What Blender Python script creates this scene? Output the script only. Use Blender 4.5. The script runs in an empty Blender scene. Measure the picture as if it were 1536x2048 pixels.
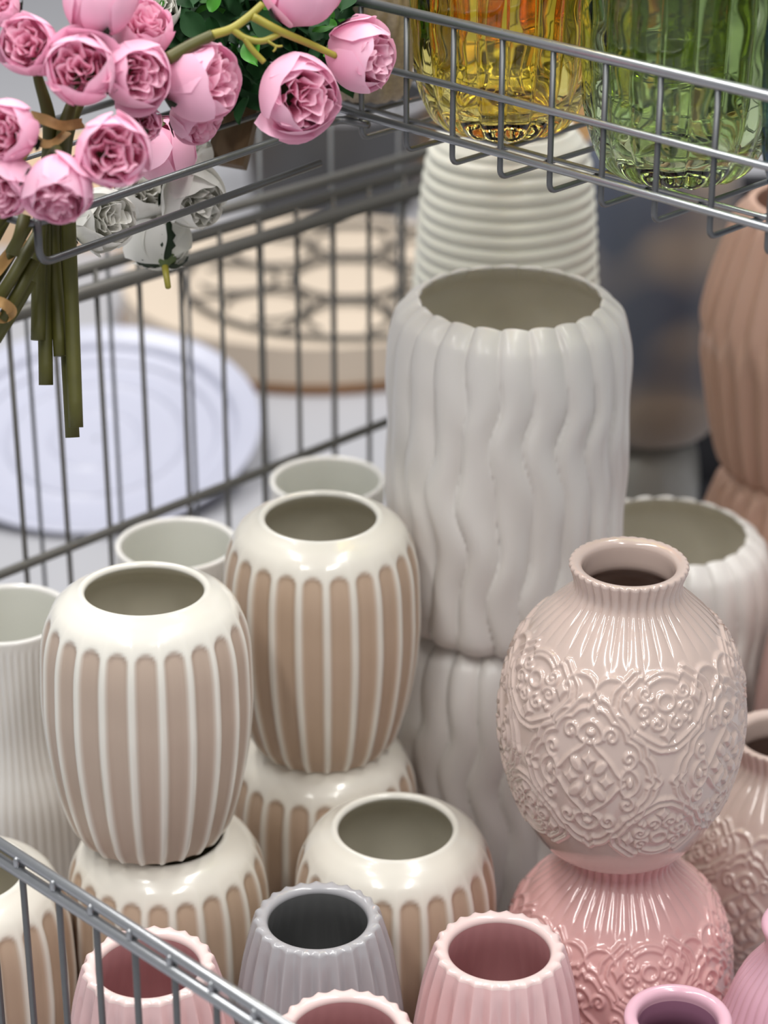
import bpy, math, random
import numpy as np
from mathutils import Vector, Matrix, Quaternion

random.seed(7)
rng = np.random.default_rng(7)
scene = bpy.context.scene
COL = scene.collection
PI = math.pi

# ------------------------------------------------------------------ camera
FPX, PITCH, CAMH = 4600.0, math.radians(25.5), 1.078
cam_d = bpy.data.cameras.new('camera')
cam = bpy.data.objects.new('camera', cam_d)
COL.objects.link(cam)
cam.location = (0, 0, CAMH)
cam.rotation_euler = (PI / 2 - PITCH, 0, 0)
cam_d.sensor_fit = 'VERTICAL'
cam_d.sensor_height = 36
cam_d.lens = FPX / 2048 * 36
cam_d.clip_start = 0.05
cam_d.dof.use_dof = True
cam_d.dof.focus_distance = 1.45
cam_d.dof.aperture_fstop = 4.6
scene.camera = cam

# ------------------------------------------------------------------ light: the shop's ceiling luminaires and its pale interior
world = bpy.data.worlds.new('shop_interior')
scene.world = world
world.use_nodes = True
wb = world.node_tree.nodes['Background']
wb.inputs[0].default_value = (0.96, 0.98, 1.0, 1)
wb.inputs[1].default_value = 0.30


def ceiling_light(x, y, z, sx, sy, power, col=(1, 0.985, 0.95)):
    ld = bpy.data.lights.new('ceiling_light', 'AREA')
    ld.shape = 'RECTANGLE'
    ld.size, ld.size_y = sx, sy
    ld.energy = power
    ld.color = col
    lo = bpy.data.objects.new('ceiling_light', ld)
    lo.location = (x, y, z)
    COL.objects.link(lo)


for (lx, ly) in [(-0.9, -0.3), (0.7, -0.3), (-0.9, 1.3), (0.7, 1.3), (-0.9, 2.9), (0.7, 2.9)]:
    ceiling_light(lx, ly, 2.7, 0.22, 1.25, 20)

vs = scene.view_settings
vs.view_transform = 'Standard'
vs.look = 'None'
vs.exposure = 0.46
vs.gamma = 1.0
vs.use_curve_mapping = False

# ------------------------------------------------------------------ helpers
C_R = Vector((1, 0, 0))
C_F = Vector((0, math.cos(PITCH), -math.sin(PITCH)))
C_U = Vector((0, math.sin(PITCH), math.cos(PITCH)))


def at(px, py, d):
    return Vector((0, 0, CAMH)) + C_F * d + C_R * ((px - 768) / FPX * d) + C_U * ((1024 - py) / FPX * d)


def camdir(r, u, t):
    """right, up, towards the viewer's side"""
    return (C_R * r + C_U * u - C_F * t).normalized()


def link(o, parent=None):
    COL.objects.link(o)
    if parent is not None:
        o.parent = parent
    return o


def tag(o, label, cat, group=None, kind=None):
    if label:
        o['label'] = label
    if cat:
        o['category'] = cat
    if group:
        o['group'] = group
    if kind:
        o['kind'] = kind
    return o


def empty(name, loc=(0, 0, 0), rot=None):
    o = bpy.data.objects.new(name, None)
    o.empty_display_size = 0.02
    o.location = loc
    if rot is not None:
        o.rotation_euler = rot
    COL.objects.link(o)
    return o


def mesh_from(name, verts, faces, mat=None, smooth=True, normals=None, attrs=None):
    me = bpy.data.meshes.new(name)
    me.from_pydata([tuple(v) for v in verts] if not isinstance(verts, np.ndarray) else verts.tolist(), [], faces if not isinstance(faces, np.ndarray) else faces.tolist())
    if smooth:
        me.polygons.foreach_set('use_smooth', np.ones(len(me.polygons), dtype=bool))
    if attrs:
        for k, v in attrs.items():
            a = me.attributes.new(k, 'FLOAT', 'POINT')
            a.data.foreach_set('value', np.ascontiguousarray(v, dtype=np.float32))
    if mat is not None:
        me.materials.append(mat)
    if normals is not None:
        me.normals_split_custom_set_from_vertices(normals.tolist())
    me.update()
    return me


def obj(name, me, parent=None, matrix=None):
    o = bpy.data.objects.new(name, me)
    link(o, parent)
    if matrix is not None:
        o.matrix_basis = matrix
    return o


class MB:
    """collects shapes into one mesh"""
    def __init__(self):
        self.v, self.f = [], []

    def add(self, verts, faces):
        b = len(self.v)
        self.v += [tuple(v) for v in verts]
        self.f += [tuple(i + b for i in f) for f in faces]

    def tube(self, pts, rad, sides=10):
        pts = [Vector(p) for p in pts]
        n = len(pts)
        rads = rad if isinstance(rad, (list, tuple)) else [rad] * n
        T = []
        for i in range(n):
            a = pts[max(i - 1, 0)]
            b = pts[min(i + 1, n - 1)]
            T.append((b - a).normalized())
        ref = Vector((0, 0, 1)) if abs(T[0].z) < 0.9 else Vector((1, 0, 0))
        N = (ref - T[0] * ref.dot(T[0])).normalized()
        vs_, fs_ = [], []
        for i in range(n):
            N = (N - T[i] * N.dot(T[i])).normalized()
            B = T[i].cross(N)
            for k in range(sides):
                a = 2 * PI * k / sides
                vs_.append(pts[i] + (N * math.cos(a) + B * math.sin(a)) * rads[i])
        for i in range(n - 1):
            for k in range(sides):
                k2 = (k + 1) % sides
                fs_.append((i * sides + k, i * sides + k2, (i + 1) * sides + k2, (i + 1) * sides + k))
        fs_.append(tuple(range(sides))[::-1])
        fs_.append(tuple((n - 1) * sides + k for k in range(sides)))
        self.add(vs_, fs_)
        return self

    def box(self, c, s, rz=0, bevel=0):
        c = Vector(c)
        M = Matrix.Rotation(rz, 3, 'Z')
        vs_ = [c + M @ Vector((x * s[0] / 2, y * s[1] / 2, z * s[2] / 2)) for x in (-1, 1) for y in (-1, 1) for z in (-1, 1)]
        self.add(vs_, [(0, 1, 3, 2), (4, 6, 7, 5), (0, 4, 5, 1), (2, 3, 7, 6), (0, 2, 6, 4), (1, 5, 7, 3)])
        return self

    def build(self, name, mat, parent=None, origin=None, smooth=True):
        off = Vector(origin) if origin is not None else Vector((0, 0, 0))
        me = mesh_from(name, [tuple(Vector(v) - off) for v in self.v], self.f, mat, smooth)
        o = obj(name, me, parent)
        return o


def fillet(pts, r, n=6):
    pts = [Vector(p) for p in pts]
    out = [pts[0]]
    for i in range(1, len(pts) - 1):
        a, b, c = pts[i - 1], pts[i], pts[i + 1]
        da = (a - b)
        dc = (c - b)
        ra = min(r, da.length * 0.49)
        rc = min(r, dc.length * 0.49)
        p0 = b + da.normalized() * ra
        p2 = b + dc.normalized() * rc
        for k in range(n + 1):
            t = k / n
            out.append(p0 * (1 - t) ** 2 + b * 2 * t * (1 - t) + p2 * t * t)
    out.append(pts[-1])
    return out


def bez(pts, n=14):
    """Catmull-Rom through points"""
    P = [Vector(p) for p in pts]
    P = [P[0] * 2 - P[1]] + P + [P[-1] * 2 - P[-2]]
    out = []
    for i in range(1, len(P) - 2):
        for k in range(n):
            t = k / n
            a, b, c, d = P[i - 1], P[i], P[i + 1], P[i + 2]
            out.append(0.5 * ((2 * b) + (c - a) * t + (2 * a - 5 * b + 4 * c - d) * t * t + (3 * b - a - 3 * c + d) * t ** 3))
    out.append(P[-2])
    return out


# ------------------------------------------------------------------ materials
def mat_new(name):
    m = bpy.data.materials.new(name)
    m.use_nodes = True
    return m, m.node_tree, m.node_tree.nodes['Principled BSDF']


def setp(b, **k):
    for n, v in k.items():
        n = n.replace('_', ' ')
        if n in b.inputs:
            b.inputs[n].default_value = v


def ceramic(name, col, rough=0.28, coat=0.4, var=0.05, scale=60, speck=0.0, spec=0.5, bump=0.0):
    m, nt, b = mat_new(name)
    tc = nt.nodes.new('ShaderNodeTexCoord')
    nz = nt.nodes.new('ShaderNodeTexNoise')
    nz.inputs['Scale'].default_value = scale
    nz.inputs['Detail'].default_value = 4
    nt.links.new(tc.outputs['Object'], nz.inputs['Vector'])
    mx = nt.nodes.new('ShaderNodeMix')
    mx.data_type = 'RGBA'
    mx.inputs['A'].default_value = tuple(c * (1 - var) for c in col) + (1,)
    mx.inputs['B'].default_value = tuple(min(1, c * (1 + var)) for c in col) + (1,)
    nt.links.new(nz.outputs['Fac'], mx.inputs['Factor'])
    nt.links.new(mx.outputs['Result'], b.inputs['Base Color'])
    setp(b, Roughness=rough, Coat_Weight=coat, Coat_Roughness=0.06, Specular_IOR_Level=spec)
    if bump:
        n2 = nt.nodes.new('ShaderNodeTexNoise')
        n2.inputs['Scale'].default_value = 700
        nt.links.new(tc.outputs['Object'], n2.inputs['Vector'])
        bp = nt.nodes.new('ShaderNodeBump')
        bp.inputs['Strength'].default_value = bump
        bp.inputs['Distance'].default_value = 0.0005
        nt.links.new(n2.outputs['Fac'], bp.inputs['Height'])
        nt.links.new(bp.outputs['Normal'], b.inputs['Normal'])
    return m


def striped_ceramic(name, white, tan, tan2):
    """white glaze with matt clay panels; the panel mask is a mesh attribute"""
    m, nt, b = mat_new(name)
    at_ = nt.nodes.new('ShaderNodeAttribute')
    at_.attribute_name = 'panel'
    tc = nt.nodes.new('ShaderNodeTexCoord')
    nz = nt.nodes.new('ShaderNodeTexNoise')
    nz.inputs['Scale'].default_value = 22
    nz.inputs['Detail'].default_value = 3
    nt.links.new(tc.outputs['Object'], nz.inputs['Vector'])
    m1 = nt.nodes.new('ShaderNodeMix')
    m1.data_type = 'RGBA'
    m1.inputs['A'].default_value = tan + (1,)
    m1.inputs['B'].default_value = tan2 + (1,)
    nt.links.new(nz.outputs['Fac'], m1.inputs['Factor'])
    m2 = nt.nodes.new('ShaderNodeMix')
    m2.data_type = 'RGBA'
    m2.inputs['A'].default_value = white + (1,)
    nt.links.new(m1.outputs['Result'], m2.inputs['B'])
    nt.links.new(at_.outputs['Fac'], m2.inputs['Factor'])
    nt.links.new(m2.outputs['Result'], b.inputs['Base Color'])
    mr = nt.nodes.new('ShaderNodeMapRange')
    mr.inputs['To Min'].default_value = 0.22
    mr.inputs['To Max'].default_value = 0.5
    nt.links.new(at_.outputs['Fac'], mr.inputs['Value'])
    nt.links.new(mr.outputs['Result'], b.inputs['Roughness'])
    mc = nt.nodes.new('ShaderNodeMapRange')
    mc.inputs['To Min'].default_value = 0.5
    mc.inputs['To Max'].default_value = 0.05
    nt.links.new(at_.outputs['Fac'], mc.inputs['Value'])
    nt.links.new(mc.outputs['Result'], b.inputs['Coat Weight'])
    setp(b, Coat_Roughness=0.08)
    return m


def plain(name, col, rough=0.5, metal=0.0, var=0.06, scale=30, stretch=None, bump=0.0):
    m, nt, b = mat_new(name)
    tc = nt.nodes.new('ShaderNodeTexCoord')
    nz = nt.nodes.new('ShaderNodeTexNoise')
    nz.inputs['Scale'].default_value = scale
    nz.inputs['Detail'].default_value = 5
    src = tc.outputs['Object']
    if stretch:
        mp = nt.nodes.new('ShaderNodeMapping')
        mp.inputs['Scale'].default_value = stretch
        nt.links.new(src, mp.inputs['Vector'])
        src = mp.outputs['Vector']
    nt.links.new(src, nz.inputs['Vector'])
    mx = nt.nodes.new('ShaderNodeMix')
    mx.data_type = 'RGBA'
    mx.inputs['A'].default_value = tuple(c * (1 - var) for c in col) + (1,)
    mx.inputs['B'].default_value = tuple(min(1, c * (1 + var)) for c in col) + (1,)
    nt.links.new(nz.outputs['Fac'], mx.inputs['Factor'])
    nt.links.new(mx.outputs['Result'], b.inputs['Base Color'])
    setp(b, Roughness=rough, Metallic=metal)
    if bump:
        bp = nt.nodes.new('ShaderNodeBump')
        bp.inputs['Strength'].default_value = bump
        bp.inputs['Distance'].default_value = 0.001
        nt.links.new(nz.outputs['Fac'], bp.inputs['Height'])
        nt.links.new(bp.outputs['Normal'], b.inputs['Normal'])
    return m


def glass(name, col):
    m, nt, b = mat_new(name)
    setp(b, Base_Color=col + (1,), Roughness=0.0, IOR=1.47, Transmission_Weight=1.0)
    return m


def petal_mat(name, light, deep, rough=0.55):
    m, nt, b = mat_new(name)
    a = nt.nodes.new('ShaderNodeAttribute')
    a.attribute_name = 'tint'
    mx = nt.nodes.new('ShaderNodeMix')
    mx.data_type = 'RGBA'
    mx.inputs['A'].default_value = deep + (1,)
    mx.inputs['B'].default_value = light + (1,)
    nt.links.new(a.outputs['Fac'], mx.inputs['Factor'])
    nt.links.new(mx.outputs['Result'], b.inputs['Base Color'])
    setp(b, Roughness=rough, Specular_IOR_Level=0.25)
    tr = nt.nodes.new('ShaderNodeBsdfTranslucent')
    nt.links.new(mx.outputs['Result'], tr.inputs['Color'])
    ms = nt.nodes.new('ShaderNodeMixShader')
    ms.inputs['Fac'].default_value = 0.28
    out = nt.nodes['Material Output']
    nt.links.new(b.outputs['BSDF'], ms.inputs[1])
    nt.links.new(tr.outputs['BSDF'], ms.inputs[2])
    nt.links.new(ms.outputs['Shader'], out.inputs['Surface'])
    return m


def blotch_ceramic(name, base, spot):
    m, nt, b = mat_new(name)
    tc = nt.nodes.new('ShaderNodeTexCoord')
    vo = nt.nodes.new('ShaderNodeTexVoronoi')
    vo.feature = 'SMOOTH_F1'
    vo.inputs['Scale'].default_value = 13
    nt.links.new(tc.outputs['Object'], vo.inputs['Vector'])
    rp = nt.nodes.new('ShaderNodeValToRGB')
    rp.color_ramp.elements[0].position = 0.36
    rp.color_ramp.elements[0].color = base + (1,)
    rp.color_ramp.elements[1].position = 0.58
    rp.color_ramp.elements[1].color = spot + (1,)
    nt.links.new(vo.outputs['Distance'], rp.inputs['Fac'])
    nt.links.new(rp.outputs['Color'], b.inputs['Base Color'])
    setp(b, Roughness=0.35)
    return m


M = {
    'floor': plain('pale_floor', (0.40, 0.40, 0.43), 0.45, var=0.04, scale=3),
    'stripe_taupe': striped_ceramic('taupe_striped_ceramic', (0.80, 0.77, 0.70), (0.47, 0.36, 0.29), (0.52, 0.41, 0.33)),
    'stripe_tan': striped_ceramic('tan_striped_ceramic', (0.78, 0.74, 0.66), (0.47, 0.34, 0.235), (0.54, 0.40, 0.30)),
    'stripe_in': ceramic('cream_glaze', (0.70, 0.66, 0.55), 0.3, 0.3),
    'cream_rim': ceramic('cream_rim_glaze', (0.80, 0.77, 0.70), 0.22, 0.5),
    'wavy': ceramic('satin_white_ceramic', (0.72, 0.69, 0.66), 0.36, 0.12, 0.02),
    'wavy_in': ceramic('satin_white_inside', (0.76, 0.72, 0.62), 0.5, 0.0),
    'rib_white': ceramic('white_gloss_ceramic', (0.78, 0.76, 0.73), 0.25, 0.5, 0.02),
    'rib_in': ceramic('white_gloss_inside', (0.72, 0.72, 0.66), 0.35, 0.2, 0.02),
    'blush': ceramic('blush_gloss_ceramic', (0.62, 0.485, 0.43), 0.16, 0.9, 0.03),
    'rose': ceramic('rose_gloss_ceramic', (0.70, 0.40, 0.385), 0.16, 0.9, 0.03),
    'pink': ceramic('pink_gloss_ceramic', (0.78, 0.52, 0.52), 0.25, 0.5, 0.03),
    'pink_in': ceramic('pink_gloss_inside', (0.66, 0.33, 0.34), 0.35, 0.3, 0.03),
    'pink_pale': ceramic('pale_pink_ceramic', (0.84, 0.64, 0.62), 0.25, 0.5, 0.03),
    'grey': ceramic('grey_gloss_ceramic', (0.42, 0.41, 0.43), 0.25, 0.5, 0.03),
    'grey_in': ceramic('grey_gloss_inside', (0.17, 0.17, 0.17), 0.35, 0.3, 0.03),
    'mauve': ceramic('mauve_gloss_ceramic', (0.71, 0.42, 0.51), 0.22, 0.6, 0.05),
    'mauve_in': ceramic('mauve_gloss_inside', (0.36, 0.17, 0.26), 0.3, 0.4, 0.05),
    'terra': ceramic('terracotta_matt', (0.50, 0.32, 0.245), 0.55, 0.0, 0.06, 12),
    'terra_pink': ceramic('pinkish_clay_matt', (0.56, 0.36, 0.33), 0.5, 0.1, 0.05, 12),
    'ringed': ceramic('ivory_satin_ceramic', (0.74, 0.73, 0.64), 0.4, 0.1, 0.03),
    'blue_dot': blotch_ceramic('beige_and_slate_ceramic', (0.27, 0.22, 0.18), (0.065, 0.075, 0.105)),
    'grey_pot': ceramic('greyish_ceramic', (0.27, 0.27, 0.25), 0.35, 0.3),
    'wire': plain('grey_wire_paint', (0.15, 0.155, 0.16), 0.36, 0.6, 0.08, 200, bump=0.05),
    'wire_light': plain('silver_wire_paint', (0.40, 0.41, 0.43), 0.30, 0.85, 0.08, 200, bump=0.05),
    'wire_dark': plain('dark_wire_paint', (0.13, 0.125, 0.115), 0.45, 0.4, 0.1, 100),
    'g_yellow': glass('yellow_glass', (0.92, 0.80, 0.24)),
    'g_green': glass('green_glass', (0.66, 0.80, 0.46)),
    'g_orange': glass('orange_glass', (0.93, 0.42, 0.08)),
    'g_olive': glass('olive_glass', (0.42, 0.46, 0.08)),
    'g_blue': glass('navy_glass', (0.06, 0.16, 0.34)),
    'petal': petal_mat('pink_petal', (1.0, 0.63, 0.79), (0.93, 0.40, 0.58)),
    'petal_in': petal_mat('pink_inner_petal', (1.0, 0.66, 0.79), (0.93, 0.33, 0.52)),
    'petal_white': petal_mat('white_petal', (0.90, 0.89, 0.85), (0.75, 0.75, 0.66)),
    'calyx': plain('green_calyx', (0.09, 0.13, 0.04), 0.6, var=0.25, scale=90),
    'stem': plain('olive_stem', (0.075, 0.072, 0.010), 0.5, var=0.2, scale=120),
    'twig': plain('yellow_green_twig', (0.33, 0.29, 0.04), 0.45, var=0.2, scale=90),
    'leaf': plain('dark_green_leaf', (0.012, 0.055, 0.014), 0.6, var=0.5, scale=40),
    'leaf_light': plain('bright_green_leaf', (0.07, 0.27, 0.035), 0.38, var=0.3, scale=40),
    'sepal': plain('blackish_green_sepal', (0.018, 0.032, 0.016), 0.6, var=0.3, scale=60),
    'straw': plain('straw_ribbon', (0.42, 0.24, 0.085), 0.6, var=0.35, scale=160, stretch=(1, 1, 0.15)),
    'wood': plain('dark_grained_wood', (0.11, 0.062, 0.024), 0.6, var=0.65, scale=90, stretch=(1.6, 1.6, 0.06), bump=0.6),
    'basin': plain('lilac_white_enamel', (0.44, 0.45, 0.55), 0.3, var=0.03),
    'drum': plain('pale_birch_wood', (0.60, 0.50, 0.40), 0.55, var=0.06, scale=8),
    'drum_base': plain('brown_rim_wood', (0.20, 0.09, 0.03), 0.5, var=0.2),
    'iron': plain('black_iron', (0.03, 0.03, 0.03), 0.5, 0.3),
    'cardboard': plain('brown_cardboard', (0.50, 0.29, 0.12), 0.7, var=0.08),
    'cardboard_pale': plain('pale_cardboard', (0.66, 0.47, 0.31), 0.7, var=0.08),
    'bin': plain('light_grey_plastic', (0.50, 0.50, 0.54), 0.4, var=0.03),
    'bin_dark': plain('charcoal_plastic', (0.07, 0.07, 0.075), 0.4, var=0.1),
    'black': plain('black_board', (0.012, 0.012, 0.016), 0.6, var=0.2),  # shade of the gap behind the right-hand vases, as a colour
    'burlap': plain('burlap', (0.42, 0.35, 0.27), 0.9, var=0.4, scale=300),
}

for _k in ('leaf', 'leaf_light', 'sepal'):
    M[_k].node_tree.nodes['Principled BSDF'].inputs['Specular IOR Level'].default_value = 0.2

# ------------------------------------------------------------------ the setting
fl = MB()
fl.add([(-6, -2, 0), (6, -2, 0), (6, 9, 0), (-6, 9, 0)], [(0, 1, 2, 3)])
tag(fl.build('floor', M['floor'], smooth=False), 'pale grey shop floor under the display', None, kind='structure')


# ------------------------------------------------------------------ turned vases
def resample(pts, step):
    """Catmull-Rom through (r, z, w) points, resampled by arc length"""
    P = np.array([p if len(p) == 3 else (p[0], p[1], 1.0) for p in pts], float)
    ext = np.vstack([2 * P[0] - P[1], P, 2 * P[-1] - P[-2]])
    out = []
    for i in range(1, len(ext) - 2):
        a, b, c, d = ext[i - 1:i + 3]
        t = np.linspace(0, 1, 24, endpoint=False)[:, None]
        # centripetal-like damping
        m1 = (c - a) * 0.5
        m2 = (d - b) * 0.5
        L = np.linalg.norm((c - b)[:2])
        for m in (m1, m2):
            l = np.linalg.norm(m[:2])
            if l > 1.2 * L:
                m *= 1.2 * L / l
        h = (2 * t ** 3 - 3 * t ** 2 + 1) * b + (t ** 3 - 2 * t ** 2 + t) * m1 + (-2 * t ** 3 + 3 * t ** 2) * c + (t ** 3 - t ** 2) * m2
        out.append(h)
    out = np.vstack(out + [P[-1:]])
    out[:, 2] = np.clip(out[:, 2], 0, None)
    s = np.concatenate([[0], np.cumsum(np.hypot(*np.diff(out[:, :2], axis=0).T))])
    n = max(3, int(s[-1] / step) + 1)
    q = np.linspace(0, s[-1], n)
    return np.stack([np.interp(q, s, out[:, k]) for k in range(3)], 1)


def turned(name, outer, rim, inner, nth, step, disp=None, mats=None, attr=None, step_rim=0.0012, step_in=0.006):
    """Returns [(part name, mesh)]. outer/rim/inner run from foot to lip to inside bottom."""
    A = resample(outer, step)
    B = resample(rim, step_rim)
    Cc = resample(inner, step_in)
    rows = np.vstack([A, B[1:], Cc[1:]])
    nA, nB = len(A), len(A) + len(B) - 1
    s = np.concatenate([[0], np.cumsum(np.hypot(*np.diff(rows[:, :2], axis=0).T))])
    s_top = s[nA - 1] - s           # distance down from the lip along the outside
    th = np.linspace(0, 2 * PI, nth, endpoint=False)
    R = rows[:, 0][:, None] + np.zeros(nth)[None]
    Z = rows[:, 1][:, None] + np.zeros(nth)[None]
    W = rows[:, 2][:, None]
    TH = th[None] + np.zeros(len(rows))[:, None]
    ST = s_top[:, None] + np.zeros(nth)[None]
    a = None
    if disp is not None:
        res = disp(TH, Z, R, ST)
        if isinstance(res, tuple):
            dr, a = res
        else:
            dr = res
        # displace along the profile normal
        dp = np.gradient(rows[:, :2], axis=0)
        nrm = np.stack([dp[:, 1], -dp[:, 0]], 1)
        nrm /= np.linalg.norm(nrm, axis=1)[:, None] + 1e-12
        R = R + dr * W * nrm[:, 0][:, None]
        Z = Z + dr * W * nrm[:, 1][:, None] * (np.arange(len(rows)) > 2)[:, None]
    R = np.maximum(R, 0.0004)
    X = np.stack([R * np.cos(TH), R * np.sin(TH), Z], 2)
    dth = np.roll(X, -1, 1) - np.roll(X, 1, 1)
    ds = np.gradient(X, axis=0)
    N = np.cross(dth, ds)
    N /= np.linalg.norm(N, axis=2)[:, :, None] + 1e-15
    out = []
    for part, r0, r1, k in (('body', 0, nA - 1, 0), ('rim', nA - 1, nB - 1, 1), ('interior', nB - 1, len(rows) - 1, 2)):
        V = X[r0:r1 + 1].reshape(-1, 3)
        NN = N[r0:r1 + 1].reshape(-1, 3)
        nr = r1 - r0 + 1
        i = np.arange(nr - 1)[:, None] * nth
        j = np.arange(nth)[None]
        j2 = (j + 1) % nth
        F = np.stack([i + j, i + j2, i + nth + j2, i + nth + j], 2).reshape(-1, 4)
        at_ = None
        if a is not None and part == 'body':
            at_ = {'panel': a[r0:r1 + 1].reshape(-1)}
        me = mesh_from(name + '_' + part, V, F, mats[k], True, NN, at_)
        out.append((part, me))
    return out


def place(name, parts, loc, label, group, rz=0.0, tilt=None, cat='vase', mats=None):
    e = empty(name, loc, (0, 0, rz))
    if tilt is not None:
        e.rotation_mode = 'QUATERNION'
        e.rotation_quaternion = Quaternion(Vector(tilt[0]), tilt[1]) @ Quaternion((0, 0, 1), rz)
    tag(e, label, cat, group)
    for k, (pn, me) in enumerate(parts):
        o = obj(pn, me, e)
        if mats is not None and mats[k] is not None:
            o.material_slots[0].link = 'OBJECT'
            o.material_slots[0].material = mats[k]
    return e


def smooth(a, b, x):
    t = np.clip((x - a) / (b - a), 0, 1)
    return t * t * (3 - 2 * t)


# --- striped barrel vases
NB = 22


def barrel_disp(TH, Z, R, ST):
    fr = (TH * NB / (2 * PI)) % 1.0
    cell = 2 * PI * R / NB
    u = (fr - 0.5) * cell
    hw = 0.362 * cell
    cs = 0.0265 + 0.335 * 2 * PI * 0.066 / NB        # arch centre, down from the lip
    d = np.where(ST > cs, np.abs(u) - hw, np.hypot(u, ST - cs) - hw)
    mask = smooth(0.0013, -0.0011, d)
    mask = mask * (R > 0.03)
    ridge = np.exp(-(((fr + 0.5) % 1.0 - 0.5) / 0.10) ** 2) * smooth(0.012, 0.04, ST)
    return -0.0019 * smooth(0.0016, -0.003, d) + 0.0008 * ridge, mask


barrel = turned('striped_barrel', [(0.002, 0.001, 0), (0.036, 0.001, 0), (0.0455, 0.0, 0.3), (0.0500, 0.0035), (0.0565, 0.015), (0.0636, 0.040), (0.0686, 0.070), (0.0709, 0.098),
                (0.0708, 0.120), (0.0695, 0.145), (0.066, 0.162), (0.0605, 0.1738), (0.053, 0.1805), (0.0475, 0.1835), (0.0445, 0.1852, 0)],
                [(0.0445, 0.1852, 0), (0.0428, 0.1862, 0), (0.0408, 0.1858, 0), (0.0396, 0.1845, 0), (0.0393, 0.1825, 0)],
                [(0.0393, 0.1825, 0), (0.045, 0.1765, 0), (0.058, 0.166, 0), (0.065, 0.14, 0), (0.065, 0.10, 0), (0.054, 0.04, 0), (0.042, 0.013, 0), (0.030, 0.008, 0), (0.002, 0.007, 0)],
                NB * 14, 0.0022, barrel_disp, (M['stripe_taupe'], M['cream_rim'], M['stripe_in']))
TAN = (M['stripe_tan'], None, None)
G_B = 'striped barrel vases'
HB = 0.1862
XA, YA = -0.1525, 1.352
place('striped_barrel_vase', barrel, (XA - 0.0092, YA - 0.0015, HB + 0.0025), 'taupe and white striped barrel vase, upper one of the left stack', G_B, 0.1, ((-0.94, 0.34, 0), math.radians(2.2)))
place('striped_barrel_vase', barrel, (XA, YA, 0), 'striped barrel vase carrying the taupe one on the left, mostly hidden by pink vase', G_B, 0.0, mats=TAN)
XB, YB = -0.0450, 1.474
place('striped_barrel_vase', barrel, (XB, YB, HB), 'tan and white striped barrel vase atop the centre stack, beside tall wavy vase', G_B, 0.22, mats=TAN)
place('striped_barrel_vase', barrel, (XB - 0.001, YB, 0), 'striped barrel vase at the bottom of the centre stack, behind the single one', G_B, 0.05, mats=TAN)
XC, YC = 0.0078, 1.338
place('striped_barrel_vase', barrel, (XC, YC, 0), 'single striped barrel vase behind the grey ribbed vase', G_B, 0.15, mats=TAN).scale = (1, 1, 1.075)
place('striped_barrel_vase', barrel, (-0.2855, 1.305, 0), 'striped barrel vase cut by the left edge behind the front rail', G_B, 0.3, mats=TAN)

# --- tall white wavy vases
NW = 22


def wavy_disp(TH, Z, R, ST):
    k = 2 * PI / 0.118
    env = smooth(0.005, 0.07, 0.245 - Z)
    drift = 0.9 * np.sin(TH * 2 + 0.5) + 0.5 * np.sin(TH * 5)
    ph = 0.046 * np.sin(k * Z + drift) * env + 0.02 * np.sin(1.9 * k * Z + 2 * TH) * env
    fr = ((TH + ph) * NW / (2 * PI)) % 1.0
    a = np.sin(PI * fr ** 0.62) ** 0.85
    lobe = 0.7 * a + 0.3 * np.abs(np.sin(PI * fr)) ** 0.7
    amp = 0.0070 * (0.74 + 0.26 * np.sin(1.25 * k * Z + 2.0 * np.sin(3 * TH) + 4 * TH) * env)
    soft = 0.0008 * np.sin(1.3 * k * Z + 6 * TH) * env
    return amp * (lobe - 0.8) + soft


HW = 0.2495
wavy = turned('tall_wavy', [(0.002, 0.001, 0), (0.060, 0.001, 0), (0.071, 0.0, 0.3), (0.079, 0.004, 0.8), (0.0845, 0.013), (0.0868, 0.035), (0.0875, 0.08), (0.0878, 0.14),
              (0.0878, 0.195), (0.0862, 0.218), (0.0820, 0.2345), (0.0755, 0.2425), (0.0685, 0.2478, 0.6)],
              [(0.0685, 0.2478, 0.6), (0.0662, 0.2490, 0.45), (0.0647, 0.2488, 0.4), (0.0638, 0.2470, 0.35)],
              [(0.0638, 0.2470, 0.35), (0.068, 0.2405, 0.3), (0.077, 0.230, 0), (0.0815, 0.20, 0), (0.081, 0.10, 0), (0.078, 0.02, 0), (0.065, 0.008, 0), (0.002, 0.007, 0)],
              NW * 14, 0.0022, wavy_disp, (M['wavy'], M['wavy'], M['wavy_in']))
G_W = 'white wavy fluted vases'
XL, YL = 0.0910, 1.561
place('wavy_fluted_vase', wavy, (XL, YL, HW), 'tall white wavy fluted vase with wide mouth, upper one of its stack', G_W, 0.0).scale = (1.015, 1.015, 1.028)
place('wavy_fluted_vase', wavy, (XL, YL + 0.001, 0), 'white wavy fluted vase under the tall one, between striped and blush vases', G_W, 1.3)
place('wavy_fluted_vase', wavy, (0.2335, 1.703, 0), 'wide-mouthed white fluted vase behind the blush embossed vase', G_W, 2.5)

# --- embossed vases
NPER = 5


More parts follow.
